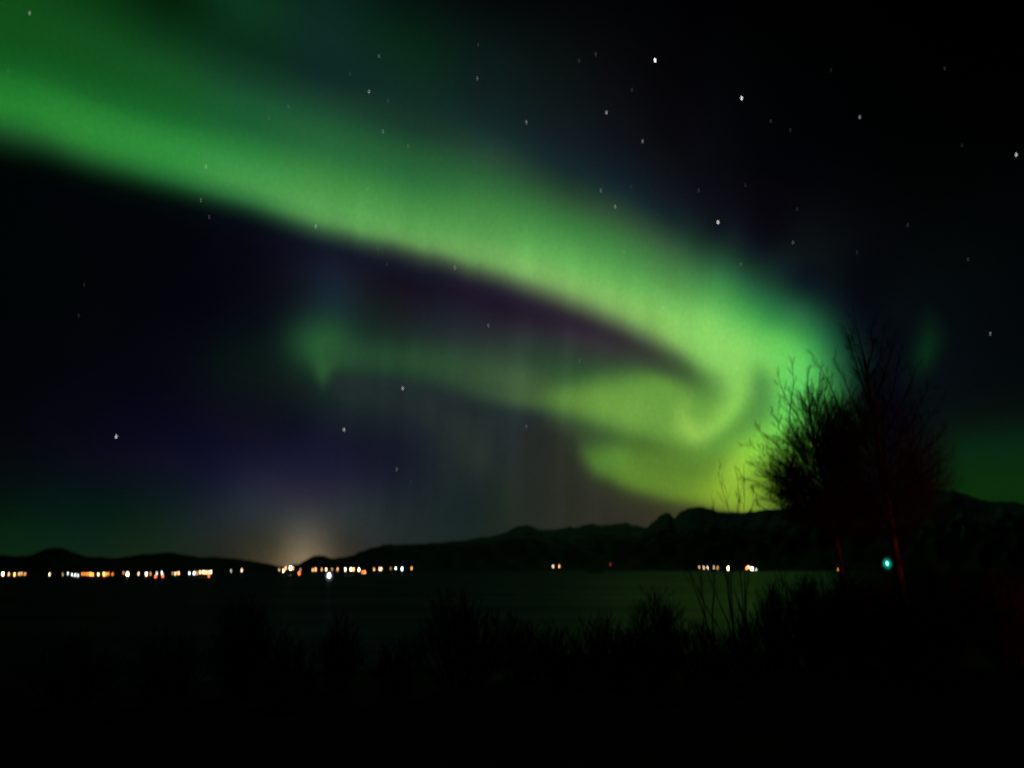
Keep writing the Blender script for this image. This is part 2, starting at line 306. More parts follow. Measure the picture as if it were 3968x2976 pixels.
tag(grid_mesh('sky', shell(30000.0), glow_mat('night_sky', False), rgba(NIGHT)), 'dark blue and teal night sky with a pale glow behind the hills', kind='structure')
aur_keep = (AUR[..., 1] > 0.0012) & (np.abs(AZ) < math.radians(50))
au = grid_mesh('aurora', shell(26000.0), glow_mat('aurora_light', True), rgba(AUR), aur_keep)
tag(au, 'green northern lights ribbon curling into a hook above the mountain', 'aurora')

# ------------------------------------------------------------------ stars
STARS = [(64,28,.5),(18,153,.15),(445,360,.45),(434,432,.35),(452,469,.2),(682,489,.55),(797,198,.6),(819,121,.3),(756,160,.15),(838,218,.18),(827,284,.4),(882,315,.3),(623,230,.2),(581,255,.15),(794,408,.3),(857,434,.22),(979,518,.25),(983,578,.5),(1033,97,.15),(1031,169,.4),(1137,264,.5),(1251,131,.15),(1287,117,.2),(1365,194,.15),(1415,130,2.2),(1310,243,.65),(1388,305,.5),(1602,212,1.4),(1298,412,.4),(1329,446,.55),(1348,545,.3),(1364,403,.12),(1551,480,1.2),(1509,411,.18),(1600,571,.3),(1432,664,.5),(1713,524,.38),(1722,452,.12),(1665,262,.15),(1610,400,.1),(1857,253,.5),(2195,334,.9),(2078,314,.1),(2139,721,.4),(2091,560,.15),(1961,486,.15),(1851,545,.12),(1707,281,.12),(870,839,.8),(743,928,.8),(251,943,1.0),(857,1014,.35),(1055,703,.35),(1137,921,.3),(1252,779,.25),(1280,870,.2),(1177,427,.12),(816,536,.18),(836,570,.14),(182,615,.1),(170,682,.1),(888,1040,.1),(1795,152,.1),(2041,148,.12)]
def ico(sub=1):
    import bmesh
    bm = bmesh.new(); bmesh.ops.create_icosphere(bm, subdivisions=sub, radius=1.0)
    v = [x.co.copy() for x in bm.verts]; f = [[y.index for y in x.verts] for x in bm.faces]; bm.free(); return v, f
IV, IF = ico(2)
BANDY = lambda x: np.interp(x*1.7939, [e[0] for e in EDGE], [e[1] for e in EDGE])/1.7939
def star_region(x, y):
    if x < 1540 and 0 < BANDY(x)-y < 170+0*x: return 'shining through the bright ribbon'
    if x < 1560 and y > BANDY(x): return 'in dark sky below the ribbon'
    if x < 1000: return 'in the upper-left green veil'
    if x < 1500: return 'in the upper middle sky'
    return 'in the black upper-right sky'
regs = {}
for s in sorted(STARS): regs.setdefault(star_region(s[0], s[1]), []).append(s)
ORD = ['leftmost', 'second from left', 'third from left', 'fourth from left', 'fifth from left', 'sixth from left', 'seventh from left', 'eighth from left', 'ninth from left', 'tenth from left']+['%dth from left' % k for k in range(11, 40)]
BR = lambda b: 'brilliant white' if b > 1.9 else 'bright white' if b > .75 else 'medium white' if b > .42 else 'faint bluish' if b > .22 else 'barely visible'
STAR_GLOW = {}
for reg, lst in regs.items():
    for i, (x, y, b) in enumerate(lst):
        p = at(x*1.7939, y*1.7939, 1.0)-Vector((0, 0, CAM_Z)); p.normalize()
        rad = 13.0+6.0*min(b, 1.6)
        key = round(b, 2)
        if key not in STAR_GLOW:
            tint = (.85, .93, 1.0) if b < .5 else (1, .97, .93)
            STAR_GLOW[key] = emit('star_light', tint, 2.2*b**1.4, 'NONE')
        o = mesh_obj('star', [v*rad for v in IV], IF, STAR_GLOW[key]); o.location = Vector((0, 0, CAM_Z))+p*24000
        tag(o, '%s star %s, %s' % (BR(b), reg, ORD[i]), 'star', 'stars scattered over the night sky')

# ------------------------------------------------------------------ hills and far shore
SHORE = [(-1500,330),(700,330),(850,345),(1000,480),(1500,560),(1900,800),(2300,1010),(3000,1050),(3300,980),(5400,950)]
def shore_d(px): return float(np.interp(px, [s[0] for s in SHORE], [s[1] for s in SHORE]))
def vnoise(x, seed):
    r = np.random.RandomState(seed); t = r.rand(512); xi = np.floor(x).astype(int); f = x-xi; f = f*f*(3-2*f)
    return t[xi % 512]*(1-f)+t[(xi+1) % 512]*f
def fbm(x, seed, o=4): return sum((vnoise(x*2**k, seed+k)-.5)/2**k for k in range(o))
def noise2(x, y, seed):
    r = np.random.RandomState(seed); t = r.rand(64, 64); xi, yi = np.floor(x).astype(int), np.floor(y).astype(int); fx, fy = x-xi, y-yi; fx = fx*fx*(3-2*fx); fy = fy*fy*(3-2*fy)
    a = t[yi % 64, xi % 64]; b = t[yi % 64, (xi+1) % 64]; c = t[(yi+1) % 64, xi % 64]; d = t[(yi+1) % 64, (xi+1) % 64]
    return (a*(1-fx)+b*fx)*(1-fy)+(c*(1-fx)+d*fx)*fy
def hill(name, ridge, D, near, mat, seed, rough=3.0, power=1.7, label=None):
    """ridge: (px, py) skyline; D(px): distance of the skyline; near(px): where the slope starts at the water"""
    x0, x1 = ridge[0][0], ridge[-1][0]; px = np.arange(x0, x1+1, 6.0)
    S = crom([(float(a), float(b)) for a, b in ridge], 10); o = np.argsort(S[:, 0])
    py = np.interp(px, S[o, 0], S[o, 1])+rough*fbm(px/24.0, seed)*2
    azm = np.arctan((px-1984)/(FPX*CT-(1488-py)*ST)); t = ((1488-py)*CT+FPX*ST)/np.hypot(px-1984, FPX*CT-(1488-py)*ST)
    d = np.array([D(a) for a in px]); n = np.array([near(a) for a in px])
    H = CAM_Z+t*d                                        # skyline height
    vs = np.concatenate([np.linspace(0, 1, 34), 1+np.linspace(.06, 1, 12)])
    V = np.zeros((len(vs), len(px), 3))
    for j, v in enumerate(vs):
        if v <= 1:
            dist = n+(d-n)*v; h = (H+1.5)*v**power-1.5
            q = noise2(px/40.0+7, np.full_like(px, v*9), seed)-.5
            h = h+q*H*.22*math.sin(math.pi*v)
        else:
            dist = d*(1+(v-1)*.6); h = (H+1.5)*(1-(v-1)**1.5)-1.5
        V[j, :, 0] = dist*np.sin(azm); V[j, :, 1] = dist*np.cos(azm); V[j, :, 2] = h
    ob = grid_mesh(name, V, mat); tag(ob, label, kind='structure'); return ob
def hill_mat(name, snow, s0, s1):
    m, nt, out = new_mat(name); b = nt.nodes.new('ShaderNodeBsdfPrincipled'); b.inputs['Roughness'].default_value = .95; b.inputs['Specular IOR Level'].default_value = .1
    tc = nt.nodes.new('ShaderNodeTexCoord'); n = nt.nodes.new('ShaderNodeTexNoise'); n.inputs['Scale'].default_value = .012; n.inputs['Detail'].default_value = 9; n.inputs['Roughness'].default_value = .62
    sp = nt.nodes.new('ShaderNodeSeparateXYZ'); mr = nt.nodes.new('ShaderNodeMapRange'); mr.inputs['From Min'].default_value = s0; mr.inputs['From Max'].default_value = s1; mr.inputs['To Min'].default_value = -.25; mr.inputs['To Max'].default_value = .18
    ad = nt.nodes.new('ShaderNodeMath'); ad.operation = 'ADD'; r = nt.nodes.new('ShaderNodeValToRGB')
    r.color_ramp.elements[0].position = .47; r.color_ramp.elements[1].position = .66; r.color_ramp.elements[0].color = (.012, .014, .012, 1); r.color_ramp.elements[1].color = (snow, snow, snow*1.08, 1)
    L = nt.links.new; L(tc.outputs['Object'], n.inputs['Vector']); L(tc.outputs['Object'], sp.inputs[0]); L(sp.outputs['Z'], mr.inputs['Value']); L(mr.outputs[0], ad.inputs[0]); L(n.outputs['Fac'], ad.inputs[1]); L(ad.outputs[0], r.inputs[0]); L(r.outputs[0], b.inputs['Base Color']); L(b.outputs[0], out.inputs[0]); return m
near_hill = hill_mat('wooded_hill', .05, 0, 60); snow_hill = hill_mat('snowy_mountain', .34, 10, 130)
hill('hills', [(-900,2150),(-500,2135),(-200,2160),(0,2150),(60,2156),(130,2147),(180,2128),(240,2124),(290,2142),(330,2155),(400,2160),(450,2163),(500,2155),(560,2148),(640,2142),(700,2145),(780,2158),(860,2160),(950,2170),(1060,2188),(1130,2206),(1200,2222)],
     lambda p: 900.0, shore_d, near_hill, 3, 2.0, label='low black wooded hills across the water at the left')
hill('mountain', [(1080,2215),(1130,2190),(1170,2178),(1200,2161),(1225,2153),(1260,2157),(1300,2163),(1340,2160),(1380,2145),(1430,2125),(1480,2112),(1550,2108),(1620,2106),(1700,2101),(1800,2093),(1900,2078),(1950,2065),(1985,2047),(2030,2038),(2060,2038),(2090,2047),(2130,2050),(2180,2045),(2240,2040),(2290,2029),(2330,2035),(2370,2029),(2430,2028),(2480,2040),(2515,2047),(2620,2060),(2760,2090),(3000,2130)],
     lambda p: 3200.0, lambda p: shore_d(p)+6, snow_hill, 11, 3.5, 1.5, label='long dark snow-streaked mountain rising from left to right')
hill('mountain', [(2440,2200),(2500,2060),(2540,2016),(2565,1992),(2592,1989),(2612,2006),(2640,1981),(2675,1965),(2720,1963),(2760,1975),(2800,1980),(2860,1985),(2930,1978),(3000,1972),(3150,1955),(3300,1940),(3500,1925),(3600,1906),(3680,1900),(3740,1918),(3800,1935),(3900,1945),(4100,1950),(4600,1900),(5100,1960)],
     lambda p: 2400.0, lambda p: shore_d(p)-3, snow_hill, 23, 3.0, 1.5, label='steep dark mountain with a rounded knoll on its left shoulder')

# ------------------------------------------------------------------ water
WATER_SHEEN = .085
m, nt, out = new_mat('fjord_water'); b = nt.nodes.new('ShaderNodeBsdfPrincipled')
b.inputs['Base Color'].default_value = (.0015, .003, .003, 1); b.inputs['Roughness'].default_value = .2; b.inputs['IOR'].default_value = 1.33; b.inputs['Specular IOR Level'].default_value = 0
gl = nt.nodes.new('ShaderNodeBsdfGlossy'); gl.inputs['Roughness'].default_value = .28; gl.inputs['Color'].default_value = (.8, .95, 1, 1); mx = nt.nodes.new('ShaderNodeMixShader'); mx.inputs[0].default_value = WATER_SHEEN
tc = nt.nodes.new('ShaderNodeTexCoord'); n = nt.nodes.new('ShaderNodeTexNoise'); n.inputs['Scale'].default_value = .55; n.inputs['Detail'].default_value = 5
mp = nt.nodes.new('ShaderNodeMapping'); mp.inputs['Scale'].default_value = (.5, 1.3, 1)
bp = nt.nodes.new('ShaderNodeBump'); bp.inputs['Strength'].default_value = .5; bp.inputs['Distance'].default_value = .25
nt.links.new(tc.outputs['Object'], mp.inputs[0]); nt.links.new(mp.outputs[0], n.inputs['Vector']); nt.links.new(n.outputs['Fac'], bp.inputs['Height']); pn = nt.nodes.new('ShaderNodeTexNoise'); pn.inputs['Scale'].default_value = .035; pn.inputs['Detail'].default_value = 4; pm = nt.nodes.new('ShaderNodeMapping'); pm.inputs['Scale'].default_value = (.6, 2.2, 1); pr = nt.nodes.new('ShaderNodeMapRange'); pr.inputs['From Min'].default_value = .35; pr.inputs['From Max'].default_value = .65; pr.inputs['To Min'].default_value = .055; pr.inputs['To Max'].default_value = .095
nt.links.new(tc.outputs['Object'], pm.inputs[0]); nt.links.new(pm.outputs[0], pn.inputs['Vector']); nt.links.new(pn.outputs['Fac'], pr.inputs['Value']); nt.links.new(pr.outputs[0], mx.inputs[0])
nt.links.new(bp.outputs[0], gl.inputs['Normal']); nt.links.new(b.outputs[0], mx.inputs[1]); nt.links.new(gl.outputs[0], mx.inputs[2]); nt.links.new(mx.outputs[0], out.inputs[0])
gx = np.concatenate([np.linspace(-28000, -400, 30), np.linspace(-380, 380, 40), np.linspace(400, 28000, 30)]); gy = np.concatenate([np.linspace(-200, 600, 60), np.linspace(640, 6000, 20)])
WX, WY = np.meshgrid(gx, gy)
tag(grid_mesh('water', np.stack([WX, WY, np.zeros_like(WX)], -1), m), 'dark calm fjord reflecting the green sky', kind='structure')

# ------------------------------------------------------------------ near bank
def bank(x, y):
    x, y = np.asarray(x, float), np.asarray(y, float)
    edge = 31+3.0*np.sin(x/11.0)+2.2*np.sin(x/4.3+1)+np.where(x > 9, (x-9)*1.3, 0)+np.where(x < -12, (-12-x)*.15, 0)
    t = np.clip((edge-y)/30.0, -.6, 1.0)
    h = np.where(t > 0, 1.9*t**.8, 2.2*t)
    return h+.18*(noise2(x/2.1, y/2.1, 5)-.5)+.5*(noise2(x/9., y/9., 8)-.5)*np.clip(t*4, 0, 1)
soil = principled('winter_grass_bank', (.0025, .003, .002), .95, (.007, .007, .0045), .9, .05, .6, 5)
gx = np.concatenate([np.linspace(-400, -62, 16), np.arange(-60, 60, .8), np.linspace(62, 400, 16)]); gy = np.concatenate([np.linspace(-400, -22, 14), np.arange(-20, 80, .8)])
BX, BY = np.meshgrid(gx, gy)
tag(grid_mesh('ground', np.stack([BX, BY, bank(BX, BY)], -1), soil), 'black sloping bank in the foreground', kind='structure')

# ------------------------------------------------------------------ bare woody plants
class Tubes:
    def __init__(s): s.v = []; s.f = []
    def add(s, pts, r0, r1, k=3):
        n = len(pts); base = len(s.v); a = (pts[-1]-pts[0]); up = Vector((0, 0, 1)) if abs(a.z) < .9*a.length else Vector((1, 0, 0))
        u = a.cross(up); u.normalize(); w_ = a.cross(u); w_.normalize()
        for i, p in enumerate(pts):
            r = r0+(r1-r0)*i/(n-1)
            for j in range(k):
                t = 2*math.pi*j/k; s.v.append(p+u*(math.cos(t)*r)+w_*(math.sin(t)*r))
        for i in range(n-1):
            for j in range(k):
                q = base+i*k+j; q2 = base+i*k+(j+1) % k; s.f.append((q, q2, q2+k, q+k))
    def build(s, name, mat, parent=None):
        return mesh_obj(name, s.v, s.f, mat, parent)
def smooth_path(P, n=6):
    a = crom3([tuple(p) for p in P], n); return [Vector(p) for p in a]
def crom3(pts, n):
    P = np.array(pts, float); P = np.vstack([2*P[0]-P[1], P, 2*P[-1]-P[-2]]); o = []
    for i in range(1, len(P)-2):
        for t in np.linspace(0, 1, n, endpoint=False):
            o.append(.5*(2*P[i]+(P[i+1]-P[i-1])*t+(2*P[i-1]-5*P[i]+4*P[i+1]-P[i+2])*t*t+(3*P[i]-P[i-1]-3*P[i+1]+P[i+2])*t**3))
    o.append(P[-2]); return o
def grow(T, p, d, length, r, level, rnd, opt):
    seg = 4 if level > 0 else 3; pts = [p.copy()]; step = length/seg; d = d.normalized()
    for i in range(seg):
        d = (d+Vector((rnd.gauss(0, .08), rnd.gauss(0, .08), rnd.gauss(0, .07)))+Vector((opt['lean'], 0, opt['trop']))*(.35 if level < 3 else .2)).normalized()
        p = p+d*step; pts.append(p.copy())
    T.add(pts, r, max(r*.35, opt['rmin']*.7), 4 if level > 1 else 3)
    if level <= 0: return
    nk = opt['kids'][level-1]
    for i in range(nk):
        t = (i+rnd.random())/nk*.85+.15; q = t*seg; k = min(int(q), seg-1); pos = pts[k].lerp(pts[k+1], q-k)
        ax = (pts[k+1]-pts[k]).normalized(); side = ax.cross(Vector((rnd.gauss(0, 1), rnd.gauss(0, 1), rnd.gauss(0, 1)))).normalized()
        a = math.radians(rnd.uniform(*opt['ang'])); nd = ax*math.cos(a)+side*math.sin(a)
        grow(T, pos, nd, length*rnd.uniform(.34, .62)*(1.08-.5*t), max(r*(.62-.25*t), opt['rmin']), level-1, rnd, opt)
bark_pale = principled('birch_bark', (.30, .27, .24), .8, (.05, .04, .035), 2.2, .2, .5, 14)
bark_dark = principled('twig_bark', (.05, .028, .022), .9, (.075, .045, .035), 6, .1)
def birch(name, stems, limbs, seed, opt, label, group=None):
    """stems: list of (pts, r0, r1); limbs: hand-laid main limbs (pts, radius)"""
    rnd = random.Random(seed); base = stems[0][0][0]
    root = bpy.data.objects.new(name, None); link(root); root.location = base; tag(root, label, 'tree', group)
    tr = Tubes(); br = Tubes()
    for pts, r0, r1 in stems:
        P = smooth_path([p-base for p in pts]); tr.add(P, r0, r1, 8)
    for lm in limbs:
        pts, r = lm[0], lm[1]; dens = lm[2] if len(lm) > 2 else 1.0
        P = smooth_path([p-base for p in pts], 4); br.add(P, r, opt['rmin'], 5)
        L = sum((P[i+1]-P[i]).length for i in range(len(P)-1)); n = int(L*opt['per_m']*dens)
        for i in range(n):
            t = (i+rnd.random())/n*.86+.12; q = t*(len(P)-1); k = min(int(q), len(P)-2); pos = P[k].lerp(P[k+1], q-k)
            ax = (P[k+1]-P[k]).normalized(); side = ax.cross(Vector((rnd.gauss(0, 1), rnd.gauss(0, 1), rnd.gauss(0, 1)))).normalized()
            a = math.radians(rnd.uniform(*opt['ang'])); nd = ax*math.cos(a)+side*math.sin(a)
            sp = dens < 1
            grow(br, pos, nd, opt['len']*(.6 if sp else 1)*rnd.uniform(.5, 1.0)*(1.15-.6*t), max(r*(.42-.25*t), opt['rmin']*(.8 if sp else 1)), 1 if sp else opt['levels'], rnd, opt)
    tr.build('trunk', bark_pale, root); c = br.build('crown', bark_dark, root)
    return root
def limb(px, py, Yd, *rest):
    """px,py,Y triples read along the limb"""
    v = [px, py, Yd]+list(rest); return [at(v[i], v[i+1], v[i+2]) for i in range(0, len(v), 3)]
def foot(px, Yd, sink=.15):
    d = ray(px, 2203); x = d.x*(Yd/d.y); return Vector((x, Yd, float(bank(x, Yd))-sink))
OPT = dict(kids=[9, 6, 6], ang=(16, 48), lean=-.08, trop=.22, rmin=.0042, per_m=3.2, len=1.25, levels=1)
# right-hand, taller birch
Yb = 22.0
b0 = foot(3520, Yb)
trunk = [b0]+limb(3497,2290,Yb, 3468,2130,Yb, 3452,2030,Yb, 3432,1900,Yb, 3412,1780,Yb, 3392,1650,Yb, 3368,1500,Yb, 3345,1370,Yb)
rnd = random.Random(5); limbs = [(limb(3368,1500,Yb, 3345,1370,Yb, 3325,1290,Yb+.1, 3312,1215,Yb+.1), .024, .99)]
def fan(limbs, stem, t0, t1, n, lo, hi, ends, r, seed):
    """limbs that leave the stem between t0 and t1 and reach the given crown-edge points"""
    rr = random.Random(seed); P = smooth_path(stem, 8); m_ = len(ends)
    for i, (ex, ey) in enumerate(ends):
        t = t0+(t1-t0)*(i+.5)/m_; q = t*(len(P)-1); k = min(int(q), len(P)-2); a = P[k].lerp(P[k+1], q-k)
        dy = rr.uniform(-1.6, 1.6); e = at(ex, ey, Yb+dy); L = (e-a).length
        mid = a.lerp(e, .45)+Vector((0, 0, -.04*L))+Vector((rr.gauss(0, .08), rr.gauss(0, .1), 0))
        q3 = a.lerp(e, .75)+Vector((0, 0, -.03*L))
        limbs.append(([a, mid, q3, e], r*(1.1-.5*t), .99))
MASS = [(2925,1795),(3000,1745),(3060,1695),(3100,1620),(3115,1540),(3150,1515),(3210,1560),(3270,1545),(3320,1550),(3345,1440),(3390,1390),(3450,1480),(3540,1560),(3620,1680),(3660,1820),(3670,1950),(3600,2040),(3400,2060),(3150,2050),(3060,1990),(3000,1890)]
def inside(x, y, P):
    c = False; n = len(P)
    for i in range(n):
        x0, y0 = P[i]; x1, y1 = P[(i+1) % n]
        if (y0 >= y) != (y1 >= y) and x < x0+(y-y0)*(x1-x0)/(y1-y0): c = not c
    return c
def mass(limbs, stem_px, Yd, n, xr, seed, r, dens):
    """dense inner branches: steep limbs leaving the stem low and ending inside the crown"""
    rr = random.Random(seed); k = 0; sy = [p[1] for p in stem_px][::-1]; sx = [p[0] for p in stem_px][::-1]
    while k < n:
        x = rr.uniform(*xr); y = rr.uniform(1280, 2060)
        if not inside(x, y, MASS): continue
        k += 1; off = abs(x-np.interp(y, sy, sx)); ay = min(y+90+off*rr.uniform(.5, 1.0), 2090+rr.uniform(-30, 20)); ax = np.interp(ay, sy, sx)
        if y > 1850: ay = min(ay, y+60)
        ax = np.interp(ay, sy, sx); a = at(ax, ay, Yd); e = at(x, y, Yd+rr.uniform(-1.7, 1.7)); L = (e-a).length
        mid = a.lerp(e, .4)+Vector((np.sign(x-ax)*.05*L, 0, -.03*L))
        limbs.append(([a, mid, a.lerp(e, .72)+Vector((0, 0, -.01*L)), e], r*rr.uniform(.6, 1.1), dens))
fan(limbs, trunk, .42, .95, 0, 0, 0, [(3640,1830),(3670,1760),(3680,1640),(3640,1560),(3150,1372),(3610,1480),(3560,1400),(3232,1390),(3500,1340),(3272,1262),(3470,1300),(3300,1300),(3430,1270),(3380,1240)], .04, 2)
STEM_A = [(3497,2290),(3468,2130),(3452,2030),(3432,1900),(3412,1780),(3392,1650),(3368,1500),(3345,1370)]
mass(limbs, STEM_A, Yb, 130, (3150, 3700), 41, .018, 1.5)
birch('birch_tree', [(trunk, .13, .03)], limbs, 12, OPT, 'taller bare birch at the right with a leaning trunk lit dull red')
# left-hand birch
c0 = foot(3290, Yb+.8)
trunk2 = [c0]+limb(3268,2260,Yb+.8, 3255,2180,Yb+.8, 3238,2090,Yb+.8, 3222,2010,Yb+.7, 3200,1900,Yb+.6, 3175,1790,Yb+.5, 3150,1680,Yb+.4, 3135,1560,Yb+.3)
limbs = [(limb(3150,1680,Yb+.4, 3135,1560,Yb+.3, 3128,1480,Yb+.2, 3128,1420,Yb+.2), .02, .99),
         (limb(3160,1730,Yb+.4, 3100,1630,Yb+.2, 3045,1540,Yb, 3010,1445,Yb), .022, .99),
         (limb(3180,1800,Yb+.5, 3090,1700,Yb+.1, 3060,1620,Yb-.2, 3075,1480,Yb-.3, 3066,1400,Yb-.3), .02, .99),
         (limb(3165,1740,Yb+.4, 3060,1700,Yb, 3015,1650,Yb, 3018,1550,Yb), .016, .99)]
fan(limbs, trunk2, .42, .97, 0, 0, 0, [(2935,1960),(2905,1900),(2895,1850),(2905,1790),(2890,1715),(2930,1660),(2985,1600),(3210,1450),(3180,1430),(3095,1510)], .026, 7)
STEM_B = [(3268,2260),(3255,2180),(3238,2090),(3222,2010),(3200,1900),(3175,1790),(3150,1680),(3135,1560)]
mass(limbs, STEM_B, Yb+.6, 165, (2900, 3330), 42, .015, 2.0)
birch('birch_tree', [(trunk2, .10, .025)], limbs, 33, OPT, 'shorter bare birch left of the taller one, its crown black against the green glow')

# ------------------------------------------------------------------ thin saplings in front of the water
SOPT = dict(kids=[3, 4, 5], ang=(16, 38), lean=-.03, trop=.32, rmin=.0045, per_m=2.6, len=.9, levels=1)
def sapling(Yd, bx, stems, seed, label):
    rr = random.Random(seed); base = foot(bx, Yd); st = []; lb = []
    for pts in stems:
        P = [base+Vector((rr.uniform(-.08, .08), rr.uniform(-.08, .08), 0))]+limb(*[v for (a, b_) in pts for v in (a, b_, Yd)])
        lb.append((P[1:] if len(P) > 3 else P, .011)); st.append((P[:3], .019, .012))
    return birch('sapling', st, lb, seed, SOPT, label, 'saplings between the birches and the water')
sapling(20, 2840, [[(2835,2380),(2822,2250),(2815,2120),(2835,2030),(2800,1900),(2782,1830)],[(2840,2380),(2830,2200),(2850,2060),(2865,1960),(2858,1850)],[(2835,2400),(2810,2200),(2790,2060),(2760,1960)]], 3, 'twin-stemmed leafless sapling standing in front of the green reflection')
sapling(21, 2900, [[(2885,2400),(2872,2250),(2868,2120),(2880,2020),(2885,1920),(2882,1800)],[(2890,2380),(2885,2200),(2890,2080),(2905,1990),(2935,1920)],[(2890,2400),(2900,2200),(2930,2080),(2990,1990)]], 4, 'tallest leafless sapling, just right of the twin-stemmed one')
sapling(19, 2760, [[(2740,2420),(2700,2300),(2660,2180),(2650,2090)],[(2740,2430),(2720,2280),(2715,2150),(2700,2060)],[(2760,2400),(2770,2250),(2760,2130),(2740,2030)]], 6, 'leaning thin sapling left of the two taller ones')
sapling(18, 2880, [[(2790,2440),(2740,2360),(2700,2270),(2670,2200)],[(2830,2440),(2790,2340),(2750,2240),(2725,2180)],[(2880,2400),(2850,2300),(2840,2230)]], 8, 'low slanting sapling below the others, crossing the green water')

# ------------------------------------------------------------------ scrub on the bank
BOPT = dict(kids=[4, 5, 6], ang=(18, 48), lean=0, trop=.16, rmin=.0045, per_m=5, len=.8, levels=1)
def bush(px, top, Yd, half, seed, label, n=22):
    rr = random.Random(seed); f = foot(px, Yd, .1); H = at(px, top, Yd).z-f.z; R = half/2997.0*Yd
    root = bpy.data.objects.new('bush', None); link(root); root.location = f; tag(root, label, 'bush', 'leafless scrub along the bank')
    st = Tubes(); tw = Tubes()
    for i in range(n):
        a = rr.uniform(0, 2*math.pi); k = math.sqrt(rr.random()); x, y = math.cos(a)*k*R, math.sin(a)*k*R*.7
        h = H*(1-.5*k*k)*rr.uniform(.8, 1.0); e = Vector((x, y, h)); b_ = Vector((x*.3, y*.3, 0))
        mid = b_.lerp(e, .5)+Vector((x*.12, y*.12, .05*h)); P = smooth_path([b_, mid, e], 4)
        st.add(P, .014, .005, 4); L = (e-b_).length
        for j in range(int(L*7)):
            t = rr.uniform(.12, 1); q = t*(len(P)-1); kk = min(int(q), len(P)-2); pos = P[kk].lerp(P[kk+1], q-kk)
            nd = ((P[kk+1]-P[kk]).normalized()+Vector((rr.gauss(0, .5), rr.gauss(0, .5), rr.gauss(0, .25)))).normalized()
            grow(tw, pos, nd, rr.uniform(.3, .75)*(1.2-.6*t), .006, 1, rr, BOPT)
    st.build('stem', bark_dark, root); tw.build('twigs', bark_dark, root); return root
for a in [(2535,2300,17,110,21,'rounded low bush dark against the green reflection',44),
          (2310,2395,18,120,22,'low scrubby bush left of the rounded bush',34),
          (1790,2300,16,180,23,'broad bush near the middle, hiding the water behind',60),
          (2010,2400,17,110,24,'small bush right of the broad middle bush',34),
          (965,2325,16,110,25,'dome-shaped bush at the left on the dark bank',56),
          (1325,2405,17,80,26,'narrow bush between the dome-shaped and the broad bush',36),
          (690,2440,15,120,27,'low spreading bush left of the dome-shaped one',36),
          (1560,2500,15,120,28,'lowest bush just left of the broad middle bush',30),
          (3010,2232,20,100,29,'bush at the foot of the shorter birch, left side',56),
          (3180,2235,21,120,30,'reddish lit bush beneath the shorter birch trunk',60),
          (3380,2225,21,120,31,'reddish lit bush between the two birch trunks',60),
          (3620,2200,19,150,32,'tall bush right of the taller birch trunk',60),
          (3860,2190,18,140,33,'bush at the right edge of the photograph',56),
          (2700,2420,16,150,34,'short bush at the foot of the leaning saplings',50),
          (2900,2400,17,140,35,'short bush at the foot of the tallest sapling',50),
          (2430,2440,15,150,36,'low matted bush in front of the rounded bush',46),
          (2160,2450,15,150,37,'low matted bush in front of the scrubby bush',46),
          (1130,2455,15,130,38,'low bush just right of the dome-shaped bush',44),
          (3130,2228,18,130,39,'dense dark bush in front of the reddish ones at left',70),
          (3480,2262,17,150,40,'dense dark bush in front of the taller birch foot',70),
          (3285,2205,18,100,42,'bush hiding the foot of the shorter birch trunk',80),
          (330,2500,15,160,41,'low bush near the left edge of the photograph',36)]:
    bush(*a)

